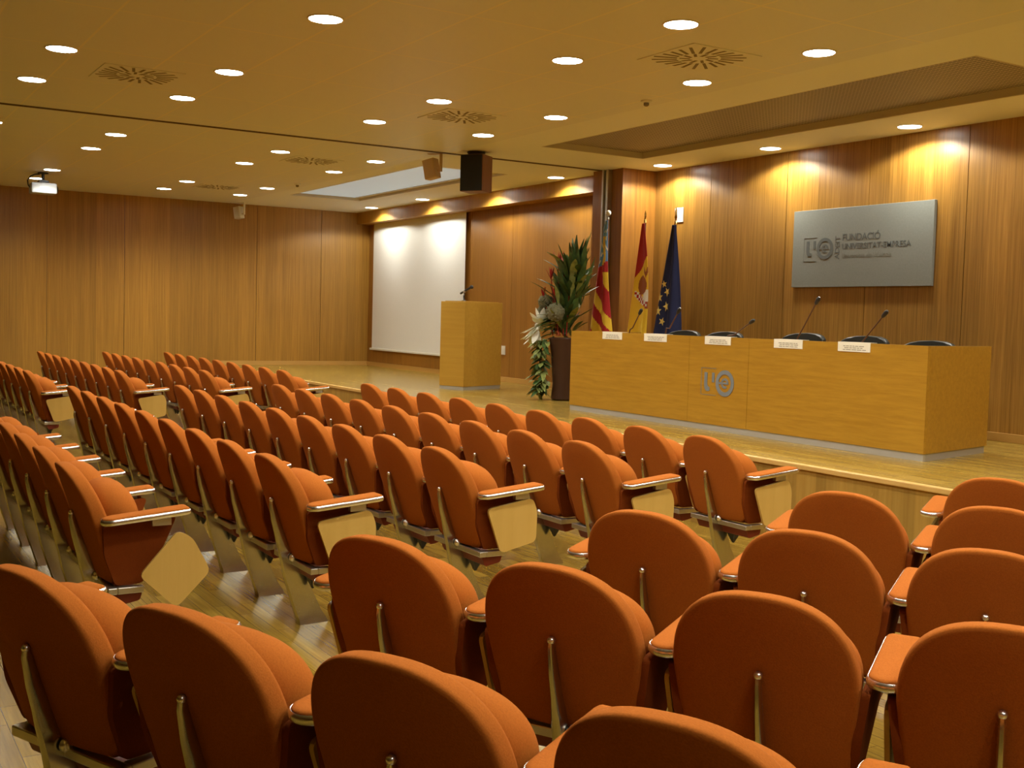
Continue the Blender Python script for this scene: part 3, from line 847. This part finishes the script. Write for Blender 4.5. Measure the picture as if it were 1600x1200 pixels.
def side_mb(sgn):
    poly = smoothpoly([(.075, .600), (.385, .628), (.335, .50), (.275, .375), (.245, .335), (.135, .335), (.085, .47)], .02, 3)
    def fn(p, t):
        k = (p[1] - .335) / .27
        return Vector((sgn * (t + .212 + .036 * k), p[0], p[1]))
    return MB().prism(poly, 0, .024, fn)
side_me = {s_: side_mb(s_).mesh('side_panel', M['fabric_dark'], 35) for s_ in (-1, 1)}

def arm_meshes():
    def zarm(y): return .628 + .088 * (y - .06)
    hw = .052
    rear = [(hw * math.cos(PI + PI * k / 12), .105 + .045 * math.sin(PI + PI * k / 12)) for k in range(13)]
    front = [(hw, .40), (hw - .004, .418), (hw - .010, .425), (-hw + .010, .425), (-hw + .004, .418), (-hw, .40)]
    poly = rear + front
    def ring(sc_, dz):
        return [Vector((p[0] * sc_, .25 + (p[1] - .25) * (1 - (1 - sc_) * .3), zarm(p[1]) + dz)) for p in poly]
    pad = MB().rings([ring(.93, .004), ring(.95, .011), ring(.90, .016), ring(.75, .019), ring(.35, .020)])
    rim = MB().rings([ring(.86, -.013), ring(.98, -.013), ring(1.03, -.009), ring(1.06, -.003), ring(1.06, .002), ring(1.04, .007), ring(.99, .011), ring(.92, .010)])
    return pad.mesh('armrest', M['fabric'], 50), rim.mesh('chrome_rim', M['chrome'], 60)
arm_me, rim_me = arm_meshes()

def tablet_mb(poly, x):
    return MB().prism(smoothpoly(poly, .03, 4), x, x + .014, lambda p, t: Vector((t, p[0], p[1])))
tab_me = tablet_mb([(.100, .562), (.372, .605), (.402, .535), (.398, .375), (.185, .330)], -.007).mesh('writing_tablet', M['tablet'], 30)
tab2_me = tablet_mb([(.375, .575), (.212, .390), (.372, .235), (.520, .385), (.44, .54)], .012).mesh('writing_tablet', M['tablet'], 30)
hinge_me = MB().box(-.014, .014, .27, .35, .60, .630).mesh('hinge', M['alu_matt'])

def leg_mb():
    # side profile: rear edge and front edge, thickness by height
    prof = [(.625, -.012, .012, .0075), (.60, -.015, .016, .008), (.52, -.002, .044, .009), (.45, .016, .075, .010), (.40, .026, .105, .012), (.36, .036, .145, .015),
            (.32, .046, .172, .016), (.25, .060, .178, .017), (.15, .090, .216, .019), (.06, .120, .258, .023), (.018, .134, .286, .030), (0, .134, .292, .034)]
    rs = []
    for z, y0, y1, hw in prof:
        rs.append([Vector((-hw, y0 + .006, z)), Vector((-hw * .5, y0, z)), Vector((hw * .5, y0, z)), Vector((hw, y0 + .006, z)), Vector((hw, (y0 + y1) / 2, z)),
                   Vector((hw * .8, y1 - .004, z)), Vector((hw * .3, y1, z)), Vector((-hw * .3, y1, z)), Vector((-hw * .8, y1 - .004, z)), Vector((-hw, (y0 + y1) / 2, z))])
    return MB().rings(rs)
leg_me = leg_mb().mesh('pedestal', M['alu'], 45)
cap_me = MB().ball((0, -.004, .626), .0118, 12).mesh('cap', M['cap'], 60)
bolt_me = MB().lathe([(.020, .022), (.020, .030), (.013, .038)], 14, mat=Matrix.Translation((0, .100, .338)) @ Matrix.Rotation(PI / 2, 4, 'Y')).ball((.030, .100, .338), .013, 10).mesh('bolt', M['cap'], 60)
frame_me = MB().box(-.245, .262, .100, .140, .300, .330).box(.222, .262, .14, .25, .300, .330).box(-.245, -.205, .14, .25, .300, .330).mesh('seat_frame', M['alu_matt'])
under_me = MB().prism(smoothpoly([(.125, .30), (.25, .30), (.24, .262), (.15, .245)], .01, 2), -.215, .235, lambda p, t: Vector((t, p[0], p[1]))).mesh('underside_pad', M['underside'])
brk_me = MB().rings([[Vector((.06 + sx_ * w_, .19 + sy_ * w_ * .8, z)) for sx_, sy_ in ((-1, -1), (1, -1), (1, 1), (-1, 1))] for z, w_ in ((.25, .035), (.20, .012), (.185, .005))]).mesh('bracket', M['black'])

def make_chair(label, group, right_tablet='in', left_arm=False, right_arm=True):
    t = thing('auditorium_chair', label, 'chair', (0, 0, 0), 0, group)
    link('backrest', back_me, t); link('seat', seat_me, t)
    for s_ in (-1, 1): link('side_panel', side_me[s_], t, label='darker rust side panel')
    lg = link('pedestal', leg_me, t, label='polished aluminium pedestal'); link('cap', cap_me, lg); link('bolt', bolt_me, lg)
    link('seat_frame', frame_me, t, bevel=.004); link('underside_pad', under_me, t, label='dark maroon underside pad'); link('bracket', brk_me, t)
    for s_ in ([1] if right_arm else []) + ([-1] if left_arm else []):
        a = link('armrest', arm_me, t, (s_ * .309, 0, 0)); link('chrome_rim', rim_me, a)
        h_ = link('hinge', hinge_me, a)
        if s_ == 1 and right_tablet == 'turned': link('writing_tablet', tab2_me, t, (.309, 0, 0), label='beech writing tablet half turned down')
        elif s_ == 1 or left_arm == 'tablet': link('writing_tablet', tab_me, t, (s_ * .309 + (.012 if right_tablet == 'end' else 0), 0, 0), label='beech writing tablet folded under the arm')
    return t

proto = {}
def chair(kind, x, y, rz, label, group):
    if kind not in proto:
        c_ = {'mid': lambda: make_chair(label, group), 'end': lambda: make_chair(label, group, 'end'), 'turned': lambda: make_chair(label, group, 'turned'),
              'first': lambda: make_chair(label, group, 'in', 'tablet'), 'firstplain': lambda: make_chair(label, group, 'in', True)}[kind]()
        proto[kind] = c_
    else:
        c_ = copy_tree(proto[kind])
        c_['label'] = label; c_['group'] = group
    c_.location = (x, y, 0); c_.rotation_euler = (0, 0, rz)
    return c_

U = .923
ROW = ['front', 'second', 'third', 'fourth', 'fifth']
X0, Y0, PITCH, RS = -5.222, .946, .618, .918
for r in range(5):
    n = 6 if r == 0 else 9
    for j in range(n):
        row = ROW[4 - r]
        lab = 'orange tip-up chair, %s from the near aisle, %s row of the middle block' % (ORD[j], row)
        if j == 0 and r == 0: lab = 'orange tip-up chair with half-turned wooden tablet, near aisle end of middle block\'s fifth row'
        kind = ('turned' if r == 0 else 'end') if j == 0 else ('firstplain' if j == 8 else 'mid')
        chair(kind, X0 - PITCH * j, Y0 + RS * r, 0, lab, 'middle block chairs, %s row' % row)
for r in range(1, 5):
    n = 6 if r == 1 else 9
    for j in range(n):
        row = ROW[4 - r]
        lab = 'orange tip-up chair, %s from aisle, %s row of far block by wooden wall' % (ORD[j], row)
        kind = 'end' if j == 0 else ('firstplain' if j == 8 else 'mid')
        chair(kind, -12.65 - .640 * j, Y0 + RS * r + .005 * r, 0, lab, 'far block chairs, %s row' % row)
RB = [
    [(-3.186, .465, 23), (-2.608, .720, 25), (-2.053, .997, 27.5), (-1.53, 1.29, 30), (-1.03, 1.60, 32)],
    [(-3.180, 1.493, 26), (-2.625, 1.769, 28.5), (-2.117, 2.078, 32), (-1.628, 2.398, 33.5)],
    [(-3.230, 2.569, 28), (-2.705, 2.851, 30), (-2.223, 3.160, 32.5), (-1.74, 3.48, 33.5)],
    [(-3.27, 3.66, 28), (-2.75, 3.95, 30), (-2.24, 4.26, 32)],
    [(-3.29, 4.72, 28), (-2.76, 5.01, 30)],
]
for r, rowc in enumerate(RB):
    row = ROW[4 - r]
    for j, (x, y, a) in enumerate(rowc):
        chair('first' if j == 0 else 'mid', x, y, math.radians(a), 'orange tip-up chair, %s from the aisle, %s row of the nearest angled block' % (ORD[j], row), 'angled block chairs, %s row' % row)
